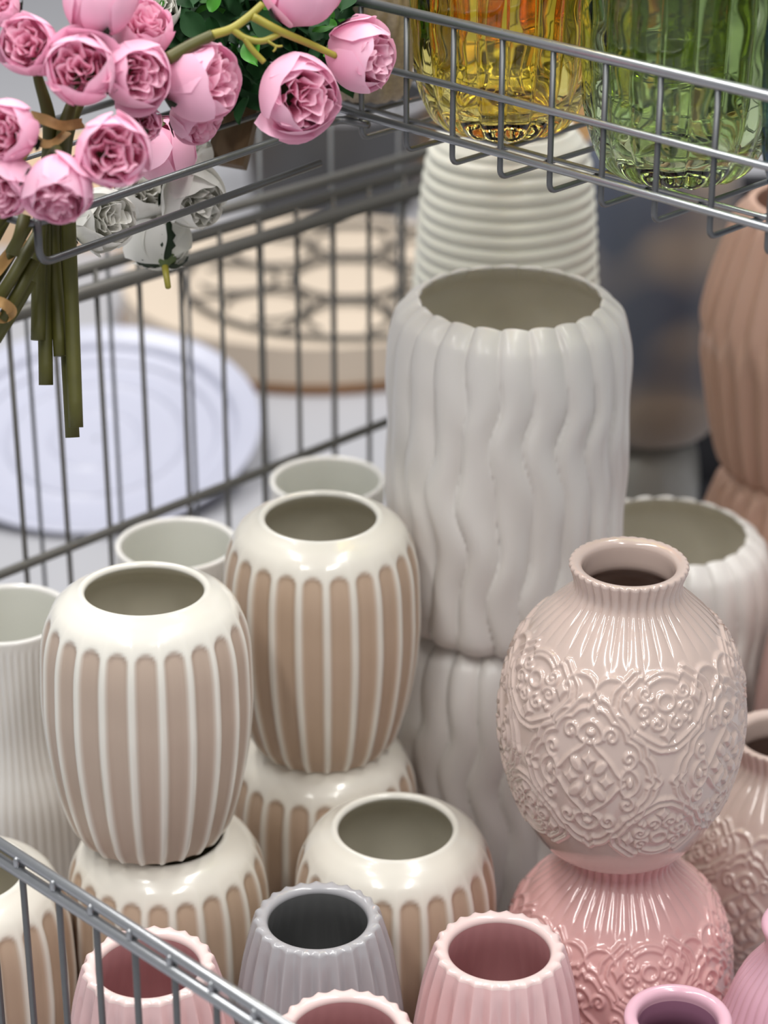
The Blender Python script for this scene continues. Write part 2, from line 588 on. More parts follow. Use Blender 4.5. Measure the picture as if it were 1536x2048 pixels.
def relief_tile(nx, ny, per, zlo, zhi):
    """height of one repeat, by distance to strokes drawn in metres; x across one period, y = z"""
    strokes, fills = [], []

    def spiral(cx, cy, r, a0, turns, sgn, T):
        t = np.linspace(0, 1, 60)
        rr = r * (1 - 0.82 * t)
        an = a0 + sgn * turns * 2 * PI * t
        strokes.append(T(np.stack([cx + rr * np.cos(an), cy + rr * np.sin(an)], 1)))

    def closed(fr, fph, n, T, w=1.0):
        ph = np.linspace(0, 2 * PI, n)
        r = fr(ph)
        strokes.append(T(np.stack([r * np.cos(ph), r * np.sin(ph)], 1)))

    def ogee(ph, R):
        q = np.abs(((ph + PI / 4) % (PI / 2)) - PI / 4) / (PI / 4)      # 0 at N/E/S/W, 1 on diagonals
        base = 1.0 - 0.10 * q + 0.10 * np.exp(-(q / 0.10) ** 2)
        lob = 0.055 * np.abs(np.sin(q * PI * 2.0)) * (q > 0.12)
        return R * (base + lob)

    # medallion -------------------------------------------------
    mz = 0.0905
    hx, hy = 0.0425, 0.051

    def T1(p):
        return np.stack([p[:, 0] * hx, mz + p[:, 1] * hy], 1)
    closed(lambda ph: ogee(ph, 1.0), None, 700, T1)
    closed(lambda ph: ogee(ph, 0.885), None, 650, T1)
    for k in range(4):
        a = k * PI / 2
        ca, sa = math.cos(a), math.sin(a)

        def TR(p, ca=ca, sa=sa):
            q = np.stack([p[:, 0] * ca - p[:, 1] * sa, p[:, 0] * sa + p[:, 1] * ca], 1)
            return T1(q)
        t = np.linspace(0, 2 * PI, 90)
        # egg loop with a drop inside
        strokes.append(TR(np.stack([0.63 + 0.135 * np.cos(t), 0.185 * np.sin(t) * (1 - 0.22 * np.cos(t))], 1)))
        fills.append((TR(np.array([[0.63, 0.0]]))[0], 0.055, 0.085, a, 'e'))
        # lattice bracket
        s_ = np.linspace(-1, 1, 80)
        br = np.stack([0.36 + 0.10 * np.abs(s_) ** 1.5 + 0.05 * np.cos(s_ * PI), 0.34 * s_], 1)
        c45, s45 = math.cos(PI / 4), math.sin(PI / 4)
        strokes.append(TR(np.stack([br[:, 0] * c45 - br[:, 1] * s45, br[:, 0] * s45 + br[:, 1] * c45], 1)))
        spiral(0.60, 0.325, 0.125, -PI * 0.6, 1.15, 1, TR)
        spiral(0.325, 0.60, 0.125, PI * 1.1, 1.15, -1, TR)
        # centre: concave diamonds and diagonal petals
        fills.append((TR(np.array([[0.275, 0.0]]))[0], 0.135, 0.135, a, 'd'))
        fills.append((TR(np.array([[0.185, 0.185]]))[0], 0.155, 0.088, a + PI / 4, 'e'))
    fills.append((np.array([0, mz]), 0.05, 0.05, 0, 'e'))

    # trefoils ---------------------------------------------------
    def trefoil(cx, cz, sx, sy, flip):
        def T2(p):
            return np.stack([cx + p[:, 0] * sx, cz + flip * p[:, 1] * sy], 1)

        def shape(ph, R):
            r = np.zeros_like(ph)
            for ang in (0.12, PI - 0.12, -PI / 2):
                d = np.abs((ph - ang + PI) % (2 * PI) - PI)
                r = np.maximum(r, (1.05 - 0.62 * d - 0.08 * np.exp(-(d / 0.1) ** 2) + 0.45 * d * d * (d < 0.8)))
            up = np.abs((ph - PI / 2 + PI) % (2 * PI) - PI)
            r = np.where(up < 0.9, np.minimum(np.maximum(r, 0.58), 0.62 / np.maximum(np.cos(up), 0.3)), r)
            return R * r
        closed(lambda ph: shape(ph, 1.0), None, 500, T2)
        closed(lambda ph: shape(ph, 0.84), None, 450, T2)
        t = np.linspace(0, 2 * PI, 60)
        strokes.append(T2(np.stack([0.15 * np.cos(t), 0.06 + 0.15 * np.sin(t)], 1)))
        for ang in (0.10, PI - 0.10, -PI / 2):
            ca, sa = math.cos(ang), math.sin(ang)

            def TR(p, ca=ca, sa=sa):
                q = np.stack([p[:, 0] * ca - p[:, 1] * sa, p[:, 0] * sa + p[:, 1] * ca + 0.03], 1)
                return T2(q)
            fills.append((TR(np.array([[0.62, 0]]))[0], 0.16 * sx / hx, 0.16 * sx / hx, ang, 'd'))
            spiral(0.38, 0.17, 0.15, -PI * 0.9, 1.2, 1, TR)
            spiral(0.38, -0.17, 0.15, PI * 0.9, 1.2, -1, TR)
    trefoil(per / 2, 0.1400, 0.040, 0.030, 1)
    trefoil(per / 2, 0.0470, 0.036, 0.031, -1)
    # arches under the shoulder
    for c in (-0.012, 0.012):
        t = np.linspace(0.1, PI - 0.1, 60)
        strokes.append(np.stack([c + 0.012 * np.cos(t), 0.1465 + 0.008 * np.sin(t)], 1))

    xs = np.linspace(-per / 2, per / 2, nx, endpoint=False)
    ys = np.linspace(zlo, zhi, ny)
    GX, GY = np.meshgrid(xs, ys)
    pts = np.vstack(strokes)
    pts = np.vstack([pts, pts - [per, 0], pts + [per, 0]])
    pts = pts[(np.abs(pts[:, 0]) < per / 2 + 0.004)]
    D = np.full(GX.size, 1.0)
    gx, gy = GX.ravel(), GY.ravel()
    # bucket by rows for speed
    for r in range(ny):
        y = ys[r]
        sel = pts[np.abs(pts[:, 1] - y) < 0.0045]
        if len(sel):
            dd = np.hypot(xs[:, None] - sel[None, :, 0], y - sel[None, :, 1]).min(1)
            D[r * nx:(r + 1) * nx] = dd
    D = D.reshape(ny, nx)
    H = 0.0021 * np.exp(-(D / 0.00155) ** 2)
    for (c, a, b, ang, kind) in fills:
        for sh in (-per, 0, per):
            dx = (GX - c[0] - sh) / hx
            dy = (GY - c[1]) / hy
            u = dx * math.cos(ang) + dy * math.sin(ang)
            v = -dx * math.sin(ang) + dy * math.cos(ang)
            if kind == 'e':
                q = np.hypot(u / a, v / b)
            else:
                q = (np.abs(u / a) ** 0.8 + np.abs(v / b) ** 0.8) ** 1.25
            H = np.maximum(H, 0.0026 * smooth(1.12, 0.5, q))
    return H, ys


PER = 2 * PI * 0.0805 / NPER
NXT = 150
TILE, TYS = relief_tile(NXT, 300, PER, 0.004, 0.166)


def emboss_disp(TH, Z, R, ST):
    # reliefs on the belly
    nx = NXT
    ix = np.round((TH / (2 * PI) * NPER * nx)).astype(int) % nx
    fz = (Z - TYS[0]) / (TYS[1] - TYS[0])
    i0 = np.clip(np.floor(fz).astype(int), 0, len(TYS) - 2)
    t = np.clip(fz - i0, 0, 1)
    H = TILE[i0, ix] * (1 - t) + TILE[i0 + 1, ix] * t
    H = H * smooth(0.004, 0.012, Z) * smooth(0.164, 0.157, Z) * (R > 0.04)
    # pleats on the neck and the shoulder
    n = 36
    fr = (TH * n / (2 * PI)) % 1.0
    pl = np.abs(np.sin(PI * fr)) ** 0.75 - 0.6
    amp = 0.0014 * smooth(0.155, 0.168, Z) * (0.8 + 0.7 * smooth(0.172, 0.19, Z))
    return H + pl * amp


HP = 0.2045
emb = turned('embossed', [(0.002, 0.001, 0), (0.038, 0.001, 0), (0.046, 0.0, 0.5), (0.052, 0.004), (0.0605, 0.0165), (0.0695, 0.036), (0.0768, 0.060), (0.0803, 0.083),
             (0.0800, 0.105), (0.0765, 0.128), (0.0700, 0.1450), (0.0600, 0.1600), (0.0490, 0.1715), (0.0400, 0.1795), (0.0350, 0.1855), (0.0345, 0.1915), (0.0365, 0.1985), (0.0381, 0.2022, 0.8)],
             [(0.0381, 0.2022, 0.8), (0.0380, 0.2038, 0.5), (0.0366, 0.2045, 0), (0.0335, 0.2040, 0), (0.0308, 0.2024, 0), (0.0297, 0.1995, 0)],
             [(0.0297, 0.1995, 0), (0.0292, 0.190, 0), (0.030, 0.184, 0), (0.045, 0.170, 0), (0.066, 0.143, 0), (0.074, 0.10, 0), (0.070, 0.05, 0), (0.05, 0.012, 0), (0.002, 0.01, 0)],
             NPER * NXT, 0.0009, emboss_disp, (M['blush'], M['blush'], M['blush']), step_in=0.003)
G_E = 'embossed pink vases'
XP, YP = 0.1575, 1.320
AZ = math.radians(-110.5 + 36)
place('embossed_vase', emb, (XP, YP, HP), 'blush embossed vase with medallions, upper one of the right stack', G_E, AZ).scale = (1, 1, 1.02)
ROSE = (M['rose'],) * 3
place('embossed_vase', emb, (XP + 0.0048, YP, 0), 'rose pink embossed vase holding the blush one on its neck', G_E, math.radians(-78), mats=ROSE)
place('embossed_vase', emb, (0.2925, 1.452, 0), 'blush embossed vase at the right edge, behind the stacked pair', G_E, math.radians(-150))

# --- tapered scalloped vases
NT = 24


def taper_disp(TH, Z, R, ST):
    fr = (TH * NT / (2 * PI)) % 1.0
    y = 2 * np.abs(fr - 0.5)
    h = 0.55 * y ** 1.8 + 0.45 * (0.5 - 0.5 * np.cos(PI * y))
    return (0.0022 + 0.0036 * smooth(0.002, 0.03, ST)) * (h - 0.65)


HT = 0.209
taper = turned('tapered_scalloped', [(0.002, 0.001, 0), (0.045, 0.001, 0), (0.053, 0.0, 0.4), (0.0568, 0.004), (0.0578, 0.02), (0.0576, 0.06), (0.0560, 0.10), (0.0530, 0.138), (0.0480, 0.172), (0.0432, 0.198), (0.0410, 0.2062, 1.0)],
               [(0.0410, 0.2062, 1.0), (0.0400, 0.2082, 0.75), (0.0375, 0.2090, 0.3), (0.0345, 0.2086, 0), (0.0325, 0.2070, 0), (0.0318, 0.2045, 0)],
               [(0.0318, 0.2045, 0), (0.034, 0.19, 0.15), (0.044, 0.15, 0.3), (0.050, 0.10, 0.3), (0.051, 0.03, 0), (0.045, 0.008, 0), (0.002, 0.007, 0)],
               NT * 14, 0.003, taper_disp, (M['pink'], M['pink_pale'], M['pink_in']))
G_T = 'tapered scalloped vases'
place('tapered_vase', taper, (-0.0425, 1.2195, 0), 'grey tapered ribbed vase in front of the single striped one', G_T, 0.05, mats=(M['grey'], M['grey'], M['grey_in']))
place('tapered_vase', taper, (0.0726, 1.187, 0), 'pink tapered ribbed vase beside the rose embossed vase', G_T, 0.1)
place('tapered_vase', taper, (-0.1465, 1.170, 0), 'pink tapered ribbed vase crossed by the front rail', G_T, 0.0)
place('tapered_vase', taper, (-0.0235, 1.105, 0), 'pale pink tapered ribbed vase at the bottom edge in front of the grey one', G_T, 0.17)

# --- mauve bottle vases
NM = 40


def swirl_disp(TH, Z, R, ST):
    fr = ((TH + Z * 1.2) * NM / (2 * PI)) % 1.0
    return 0.0011 * (np.abs(np.sin(PI * fr)) - 0.6) * smooth(0.006, 0.04, ST)


def bottle(name, rb):
    return turned(name, [(0.002, 0.001, 0), (0.045, 0.001, 0), (rb - 0.008, 0.0, 0.3), (rb - 0.002, 0.006), (rb, 0.03), (rb, 0.07), (rb - 0.004, 0.100), (rb - 0.015, 0.128), (rb - 0.024, 0.155), (0.0300, 0.178), (0.0296, 0.188, 0.5), (0.0318, 0.1955, 0)],
                  [(0.0318, 0.1955, 0), (0.0328, 0.1985, 0), (0.0318, 0.2010, 0), (0.0290, 0.2020, 0), (0.0258, 0.2008, 0), (0.0242, 0.1980, 0), (0.0240, 0.194, 0)],
                  [(0.0240, 0.194, 0), (0.0245, 0.18, 0), (0.035, 0.155, 0), (rb - 0.010, 0.10, 0), (rb - 0.008, 0.03, 0), (0.04, 0.01, 0), (0.002, 0.009, 0)],
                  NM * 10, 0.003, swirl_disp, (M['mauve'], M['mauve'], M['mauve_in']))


place('bottle_vase', bottle('mauve_bottle_small', 0.058), (0.1785, 1.128, 0), 'mauve bottle vase with smooth ring lip at the bottom edge', 'mauve bottle vases')
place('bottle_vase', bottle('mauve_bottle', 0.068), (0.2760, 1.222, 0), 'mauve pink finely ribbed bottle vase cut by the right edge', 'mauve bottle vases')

# --- white ribbed vases along the grid
NS = 56


def rib_disp(TH, Z, R, ST):
    fr = (TH * NS / (2 * PI)) % 1.0
    return 0.0011 * (np.abs(np.sin(PI * fr)) - 0.6) * smooth(0.004, 0.009, ST)


HS = 0.280
ribv = turned('white_ribbed', [(0.002, 0.001, 0), (0.045, 0.001, 0), (0.054, 0.0, 0.4), (0.0585, 0.004), (0.0605, 0.02), (0.0610, 0.08), (0.0608, 0.125), (0.0590, 0.142), (0.0545, 0.156), (0.0490, 0.170), (0.0450, 0.188), (0.0442, 0.21), (0.0455, 0.245), (0.0478, 0.272), (0.0483, 0.2775, 0)],
              [(0.0483, 0.2775, 0), (0.0481, 0.2795, 0), (0.0465, 0.2803, 0), (0.0442, 0.2796, 0), (0.0432, 0.2775, 0)],
              [(0.0432, 0.2775, 0), (0.0418, 0.25, 0), (0.0408, 0.21, 0), (0.043, 0.17, 0), (0.054, 0.13, 0), (0.055, 0.03, 0), (0.045, 0.01, 0), (0.002, 0.009, 0)],
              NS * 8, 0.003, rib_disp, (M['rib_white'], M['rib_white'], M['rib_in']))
G_R = 'white ribbed vases by the wire grid'
place('ribbed_vase', ribv, (-0.2785, 1.500, 0), 'white ribbed vase with flared foot at the left edge', G_R)
place('ribbed_vase', ribv, (-0.1625, 1.617, 0), 'white ribbed vase with only its rim showing behind the taupe striped vase', G_R)
place('ribbed_vase', ribv, (-0.0470, 1.737, 0), 'white ribbed vase whose rim shows behind the tan striped stack', G_R)

# --- ivory vase with rings
def ring_disp(TH, Z, R, ST):
    fr = (Z / 0.0114 + 0.06 * np.sin(TH * 2)) % 1.0
    return 0.0036 * (np.abs(np.sin(PI * fr)) ** 0.7 - 0.6) * smooth(0.0, 0.02, ST)


ringv = turned('ringed', [(0.002, 0.001, 0), (0.07, 0.001, 0), (0.08, 0.0, 0.3), (0.086, 0.01), (0.090, 0.10), (0.090, 0.25), (0.0815, 0.36), (0.0765, 0.43), (0.0720, 0.49), (0.0655, 0.53), (0.055, 0.548, 0)],
               [(0.055, 0.548, 0), (0.053, 0.550, 0), (0.050, 0.549, 0), (0.0485, 0.546, 0)],
               [(0.0485, 0.546, 0), (0.060, 0.52, 0), (0.070, 0.45, 0), (0.08, 0.25, 0), (0.08, 0.03, 0), (0.002, 0.02, 0)],
               96, 0.0013, ring_disp, (M['ringed'], M['ringed'], M['ringed']))
place('ringed_vase', ringv, (0.103, 1.845, 0), 'ivory vase with stacked horizontal rings under the yellow glass', None)

# --- faceted terracotta vases
NF = 26


def facet_disp(TH, Z, R, ST):
    t = smooth(-0.02, 0.02, Z - 0.125)
    fr = (TH * NF / (2 * PI)) % 1.0
    a = 2 * np.abs(fr - 0.5)
    b = 2 * np.abs(((fr + 0.5) % 1.0) - 0.5)
    return 0.008 * ((a * t + b * (1 - t)) - 0.5) * smooth(0.0, 0.02, ST)


HF = 0.2445
facet = turned('faceted', [(0.002, 0.001, 0), (0.055, 0.001, 0), (0.066, 0.0, 0.4), (0.073, 0.012), (0.083, 0.05), (0.092, 0.10), (0.0955, 0.130), (0.091, 0.165), (0.080, 0.205), (0.070, 0.233), (0.064, 0.243, 0.2)],
               [(0.064, 0.243, 0.2), (0.062, 0.2445, 0), (0.059, 0.244, 0), (0.0575, 0.242, 0)],
               [(0.0575, 0.242, 0), (0.066, 0.22, 0), (0.084, 0.15, 0), (0.08, 0.08, 0), (0.06, 0.01, 0), (0.002, 0.009, 0)],
               NF * 10, 0.004, facet_disp, (M['terra'], M['terra'], M['terra']))
place('faceted_vase', facet, (0.368, 1.839, HF), 'faceted terracotta vase at the right, upper of the two stacked', 'faceted terracotta vases', 0.1)
place('faceted_vase', facet, (0.368, 1.839, 0), 'faceted terracotta vase at the right, lower of the two stacked', 'faceted terracotta vases', 0.3)


def fold_disp(TH, Z, R, ST):
    fr = (TH * 24 / (2 * PI)) % 1.0
    return 0.003 * (2 * np.abs(fr - 0.5) - 0.5) * smooth(0.0, 0.02, ST)


pleat = turned('pleated', [(0.002, 0.001, 0), (0.085, 0.001, 0), (0.095, 0.0, 0.4), (0.100, 0.01), (0.102, 0.10), (0.101, 0.15), (0.092, 0.209), (0.075, 0.245), (0.06, 0.258, 0)],
               [(0.06, 0.258, 0), (0.058, 0.260, 0), (0.055, 0.2595, 0), (0.0535, 0.257, 0)],
               [(0.0535, 0.257, 0), (0.068, 0.24, 0), (0.09, 0.17, 0), (0.092, 0.05, 0), (0.08, 0.01, 0), (0.002, 0.009, 0)],
               24 * 8, 0.004, fold_disp, (M['terra_pink'], M['terra_pink'], M['terra_pink']))
place('pleated_vase', pleat, (0.403, 1.603, 0), 'dusty pink pleated vase, a sliver above the rightmost embossed rim', None)

# --- background pots on the right
def plain_pot(name, r, h, mats):
    return turned(name, [(0.002, 0.001, 0), (r * 0.6, 0.001, 0), (r * 0.72, 0.0, 0), (r * 0.86, 0.012, 0), (r * 0.97, 0.045, 0), (r, 0.10, 0), (r, h * 0.72, 0), (r * 0.92, h * 0.9, 0), (r * 0.72, h - 0.004, 0)],
                  [(r * 0.72, h - 0.004, 0), (r * 0.69, h, 0), (r * 0.65, h - 0.001, 0), (r * 0.63, h - 0.005, 0)],
                  [(r * 0.63, h - 0.005, 0), (r * 0.85, h * 0.88, 0), (r * 0.92, h * 0.6, 0), (r * 0.9, 0.05, 0), (r * 0.5, 0.012, 0), (0.002, 0.01, 0)],
                  96, 0.006, None, mats)


place('patterned_vase', plain_pot('patterned', 0.084, 0.30, (M['blue_dot'],) * 3), (0.258, 2.10, 0.172), 'beige vase blotched with slate blue, out of focus behind the wavy vase', None, 0.9)
place('grey_pot', plain_pot('grey_pot', 0.070, 0.172, (M['grey_pot'],) * 3), (0.246, 2.10, 0), 'greyish pot carrying the blotched blue vase', None, cat='pot')
bd = MB()  # added black panel standing in for the shaded gap behind these vases
bd.box((0.48, 2.32, 0.18), (0.80, 0.016, 0.36))
bd.box((0.48, 2.30, 0.006), (0.80, 0.05, 0.012))
tag(bd.build('dark_gap_panel', M['black'], smooth=False, origin=None), 'black panel added as the dark gap behind the blotched and terracotta vases', 'board')

# ------------------------------------------------------------------ the wire bin
U2 = Vector((1, 1, 0)).normalized()
V2 = Vector((1, -1, 0)).normalized()

# back left grid: line Y - X = 1.901
g0 = Vector((-0.3405, 1.5605, 0))
grid = empty('wire_grid_panel', g0)
tag(grid, 'dark wire grid panel running behind the white ribbed vases', 'wire grid')


def part_tube(name, parent, pts, rad, mat, sides=10, label=None):
    o = MB().tube(pts, rad, sides).build(name, mat, parent, parent.location)
    if label:
        o['label'] = label
    return o


s0, s1 = -0.35, 0.58
for z, r, off in ((0.468, 0.0062, 0.0), (0.482, 0.0050, 0.010), (0.260, 0.0040, 0.0), (0.045, 0.0034, 0.0)):
    nrm = Vector((-1, 1, 0)).normalized() * off
    part_tube('rail', grid, [g0 + U2 * s0 + Vector((0, 0, z)) + nrm, g0 + U2 * s1 + Vector((0, 0, z)) + nrm], r, M['wire_dark'])
k = 0
s = s0 + 0.012
while s < s1:
    b = g0 + U2 * s + Vector((-0.0045, 0.0045, 0))
    part_tube('wire', grid, [b + Vector((0, 0, 0.002)), b + Vector((0, 0, 0.482))], 0.0021, M['wire_dark'], 8)
    s += 0.0425
# hooked bar lying along the grid's top
hb = [at(405, 452, 1.87), at(420, 485, 1.87)]
e1 = g0 + U2 * 0.26 + Vector((-0.006, 0.006, 0.492))
part_tube('hanger_bar', grid, fillet([e1 + Vector((0, 0, 0.03)), e1 + Vector((0, 0, 0.006)), g0 + U2 * 0.56 + Vector((-0.006, 0.006, 0.497))], 0.012), 0.0042, M['wire_dark'])

# second, lighter grid further back
g1 = g0 + Vector((-0.06, 0.06, 0))
grid2 = empty('wire_grid_panel', g1)
tag(grid2, 'second blurred wire grid panel just beyond the dark one', 'wire grid')
for z in (0.03,):
    part_tube('rail', grid2, [g1 + U2 * s0 + Vector((0, 0, z)), g1 + U2 * 0.6 + Vector((0, 0, z))], 0.0024, M['wire'])
s = s0
while s < 0.6:
    b = g1 + U2 * s
    part_tube('wire', grid2, [b + Vector((0, 0, 0.002)), b + Vector((0, 0, 0.57))], 0.0017, M['wire'], 8)
    s += 0.085

# front left rail of the bin
zf = 0.300
f0 = Vector((-0.2306, 1.160, zf))
f1 = Vector((-0.0597, 0.994, zf))
fd = (f1 - f0).normalized()
fa, fb = f0 - fd * 0.30, f1 + fd * 0.30
rail = empty('wire_rail_panel', (fa.x, fa.y, 0))
tag(rail, 'grey double wire rail with uprights crossing the lower left corner', 'wire rail')
fn = Vector((fd.y, -fd.x, 0))
if fn.y > 0:
    fn = -fn
part_tube('rail', rail, [fa + Vector((0, 0, 0.0046)), fb + Vector((0, 0, 0.0046))], 0.0035, M['wire_light'], 12)
part_tube('rail', rail, [fa + fn * 0.003 + Vector((0, 0, -0.0042)), fb + fn * 0.003 + Vector((0, 0, -0.0042))], 0.0037, M['wire_light'], 12)
part_tube('rail', rail, [Vector((fa.x, fa.y, 0.02)), Vector((fb.x, fb.y, 0.02))], 0.0026, M['wire_light'], 12)
L = (fb - fa).length
s = 0.010
while s < L:
    p = fa + fd * s
    part_tube('wire', rail, [Vector((p.x, p.y, 0.001)), Vector((p.x, p.y, zf + 0.004)), Vector((p.x, p.y, zf + 0.0065))], [0.0021, 0.0021, 0.0012], M['wire'], 8)
    q = p + fn * 0.0035
    part_tube('weld', rail, [Vector((q.x, q.y, zf - 0.003)), Vector((q.x, q.y, zf)), Vector((q.x, q.y, zf + 0.004)), Vector((q.x, q.y, zf + 0.006))], [0.0010, 0.0019, 0.0019, 0.0008], M['wire_light'], 8)
    s += 0.0345

# ------------------------------------------------------------------ upper wire basket (glass vases)
SUM = 1.488                                       # the front panel stands on X + Y = SUM
ZT, ZM, ZL, ZB = 0.7315, 0.692, 0.6565, 0.6395


def panel(w, z, back=0.0):
    """point on the front panel: w along V2 measured from X = 0, back along U2"""
    b = Vector((SUM / 2, SUM / 2, 0)) * 1.0
    b = Vector((0, SUM, 0)) + V2 * w + U2 * back
    return Vector((b.x, b.y, z))


basket = empty('wire_basket', panel(0.2, ZB))
tag(basket, 'silver wire basket holding the coloured glass vases', 'wire basket')
W0, W1 = -0.16, 0.62
part_tube('top_rail', basket, [panel(W0, ZT), panel(W1, ZT)], 0.0034, M['wire_light'], 14)
part_tube('middle_rail', basket, [panel(W0, ZM, -0.003), panel(W1, ZM, -0.003)], 0.0024, M['wire_light'], 12)
part_tube('bottom_rail', basket, [panel(W0, ZL, -0.003), panel(W1, ZL, -0.003)], 0.0026, M['wire_light'], 12)
DEPTH = 0.36
SP = 0.0418
n0 = -0.1465
w = n0
while w < W1:
    pts = fillet([panel(w, ZT + 0.003), panel(w, ZB), panel(w, ZB, DEPTH), panel(w, ZT, DEPTH)], 0.006)
    part_tube('wire', basket, pts, 0.0019, M['wire'], 10)
    w += SP
for bk in (0.045, 0.16, 0.27):
    part_tube('floor_wire', basket, [panel(W0, ZB + 0.0036, bk), panel(W1, ZB + 0.0036, bk)], 0.0018, M['wire_light'], 8)
part_tube('back_rail', basket, [panel(W0, ZT, DEPTH), panel(W1, ZT, DEPTH)], 0.0034, M['wire_light'], 12)
for ww in (W1, W0):
    part_tube('side_rail', basket, [panel(ww, ZT), panel(ww, ZT, DEPTH)], 0.0034, M['wire_light'], 12)
for ww in (W1 + 0.006,):
    for bk in (0.0, DEPTH):
        part_tube('post', basket, [panel(ww, 0.001, bk), panel(ww, 1.35, bk)], 0.008, M['wire_light'], 12)

# ------------------------------------------------------------------ flower holder hooked to the basket
h_end = Vector((-0.0290, 1.5130, 0.650))               # hooked on the basket's front
c0 = Vector((-0.2070, 1.2940, 0.648))                  # front corner, at the left
hd = (h_end - c0).normalized()
wid = Vector((-hd.y, hd.x, 0)) * 0.150
holder = empty('wire_flower_holder', c0)
tag(holder, 'grey wire holder bracket under the pink and white roses', 'wire holder')
part_tube('frame', holder, fillet([h_end - wid * 0.16, h_end, c0, c0 + wid, h_end + wid], 0.010, 8), 0.0026, M['wire'], 12)
b0 = c0 + hd * 0.004
bend = Vector((b0.x, b0.y, 0.6225))
part_tube('bracket', holder, fillet([b0 + Vector((0, 0, 0.002)), bend, bend + hd * 0.256], 0.010, 8), 0.0025, M['wire'], 12)
for q in (0.33, 0.67):
    part_tube('floor_wire', holder, [c0 + wid * q, h_end + wid * q], 0.0018, M['wire'], 8)

# ------------------------------------------------------------------ glass vases
NG = 20


def glass_disp(TH, Z, R, ST):
    fr = (TH * NG / (2 * PI)) % 1.0
    wob = 0.0005 * np.sin(Z * 160 + 3 * np.sin(2 * TH)) * np.sin(3 * TH + Z * 50)
    return 0.0024 * (np.abs(np.sin(PI * fr)) ** 0.8 - 0.6) * smooth(0.0, 0.03, ST) + wob


glassv = turned('glass', [(0.0015, 0.001, 0), (0.025, 0.001, 0), (0.034, 0.001, 0.3), (0.041, 0.003, 0.8), (0.0490, 0.011), (0.0555, 0.026), (0.0600, 0.048), (0.0622, 0.08), (0.0625, 0.14), (0.0600, 0.19), (0.050, 0.222, 0.6), (0.044, 0.235, 0.2)],
                [(0.044, 0.235, 0.2), (0.044, 0.2385, 0), (0.042, 0.240, 0), (0.040, 0.2385, 0), (0.0398, 0.235, 0)],
                [(0.0398, 0.235, 0), (0.046, 0.221, 0.0), (0.0560, 0.19, 0.25), (0.0585, 0.14, 0.3), (0.0580, 0.08, 0.3), (0.0550, 0.048, 0.3), (0.049, 0.030, 0.3), (0.039, 0.018, 0.2), (0.022, 0.012, 0), (0.0015, 0.011, 0)],
                NG * 14, 0.003, glass_disp, (M['g_yellow'],) * 3, step_in=0.003)
ZG = ZB + 0.0058
G_G = 'fluted glass vases in the wire basket'
for (gx, gy, mt, lb) in ((0.0795, 1.508, 'g_yellow', 'yellow fluted glass vase in the wire basket'), (0.1845, 1.405, 'g_green', 'green fluted glass vase in the wire basket'),
                         (0.2815, 1.300, 'g_blue', 'dark blue fluted glass vase at the right edge of the basket'), (0.088, 1.745, 'g_orange', 'orange fluted glass vase seen behind the yellow one'),
                         (0.214, 1.600, 'g_olive', 'olive fluted glass vase standing behind the green one')):
    place('glass_vase', glassv, (gx, gy, ZG), lb, G_G, 0.3, cat='glass vase', mats=(M[mt],) * 3)

def wrap_disp(TH, Z, R, ST):
    return 0.0016 * np.sin(9 * TH + 60 * Z) + 0.001 * np.sin(17 * TH - 130 * Z)


wrapv = turned('wrapped_pot', [(0.002, 0.001, 0), (0.018, 0.001, 0), (0.024, 0.0, 0.5), (0.028, 0.01), (0.030, 0.05), (0.030, 0.11), (0.033, 0.15)],
               [(0.033, 0.15), (0.0335, 0.152), (0.032, 0.152)], [(0.032, 0.152), (0.027, 0.11, 0.5), (0.026, 0.02, 0), (0.002, 0.015, 0)], 96, 0.003, wrap_disp, (M['burlap'],) * 3)
place('wrapped_pot', wrapv, (-0.010, 1.592, ZG), 'beige cloth-wrapped pot between the roses and the yellow glass', None, cat='pot')

# ------------------------------------------------------------------ background goods, out of focus
plat = turned('round_platter', [(0.002, 0.001, 0), (0.10, 0.001, 0), (0.125, 0.0, 0), (0.140, 0.004, 0), (0.165, 0.016, 0), (0.183, 0.024, 0)],
              [(0.183, 0.024, 0), (0.187, 0.027, 0), (0.186, 0.030, 0), (0.180, 0.030, 0)],
              [(0.180, 0.030, 0), (0.160, 0.024, 0), (0.155, 0.016, 0), (0.138, 0.014, 0), (0.134, 0.009, 0), (0.105, 0.008, 0), (0.100, 0.012, 0), (0.095, 0.008, 0), (0.055, 0.007, 0), (0.050, 0.010, 0), (0.045, 0.007, 0), (0.002, 0.007, 0)],
              96, 0.004, None, (M['basin'],) * 3, step_in=0.002)
pl = place('round_platter', plat, (-0.325, 2.380, 0.0285), 'large lilac white ringed platter propped up beyond the wire grid', None, cat='platter', tilt=((1, 0, 0), math.radians(15)))
pf = MB().box((0, 0.09, -0.0255), (0.09, 0.012, 0.052)).build('prop_foot', M['basin'], pl, smooth=False)

dr = empty('round_wooden_tray', (-0.084, 2.85, 0))
tag(dr, 'pale round wooden tray with brown foot, beyond the wire grid', 'tray')


def disc(name, parent, r0, r1, z0, z1, mat, n=96):
    vs_, fs_ = [], []
    for r, z in ((r0, z0), (r1, z1)):
        for k in range(n):
            a = 2 * PI * k / n
            vs_.append((r * math.cos(a), r * math.sin(a), z))
    for k in range(n):
        fs_.append((k, (k + 1) % n, n + (k + 1) % n, n + k))
    fs_.append(tuple(range(n))[::-1])
    fs_.append(tuple(range(n, 2 * n)))
    return obj(name, mesh_from(name, vs_, fs_, mat, False), parent)


disc('foot', dr, 0.262, 0.262, 0.0, 0.012, M['drum_base'])
disc('board', dr, 0.258, 0.258, 0.012, 0.060, M['drum'])

tv = empty('iron_trivet', (-0.045, 2.83, 0.0625))
tag(tv, 'black round wire trivet with scrolls lying on the wooden tray', 'trivet')


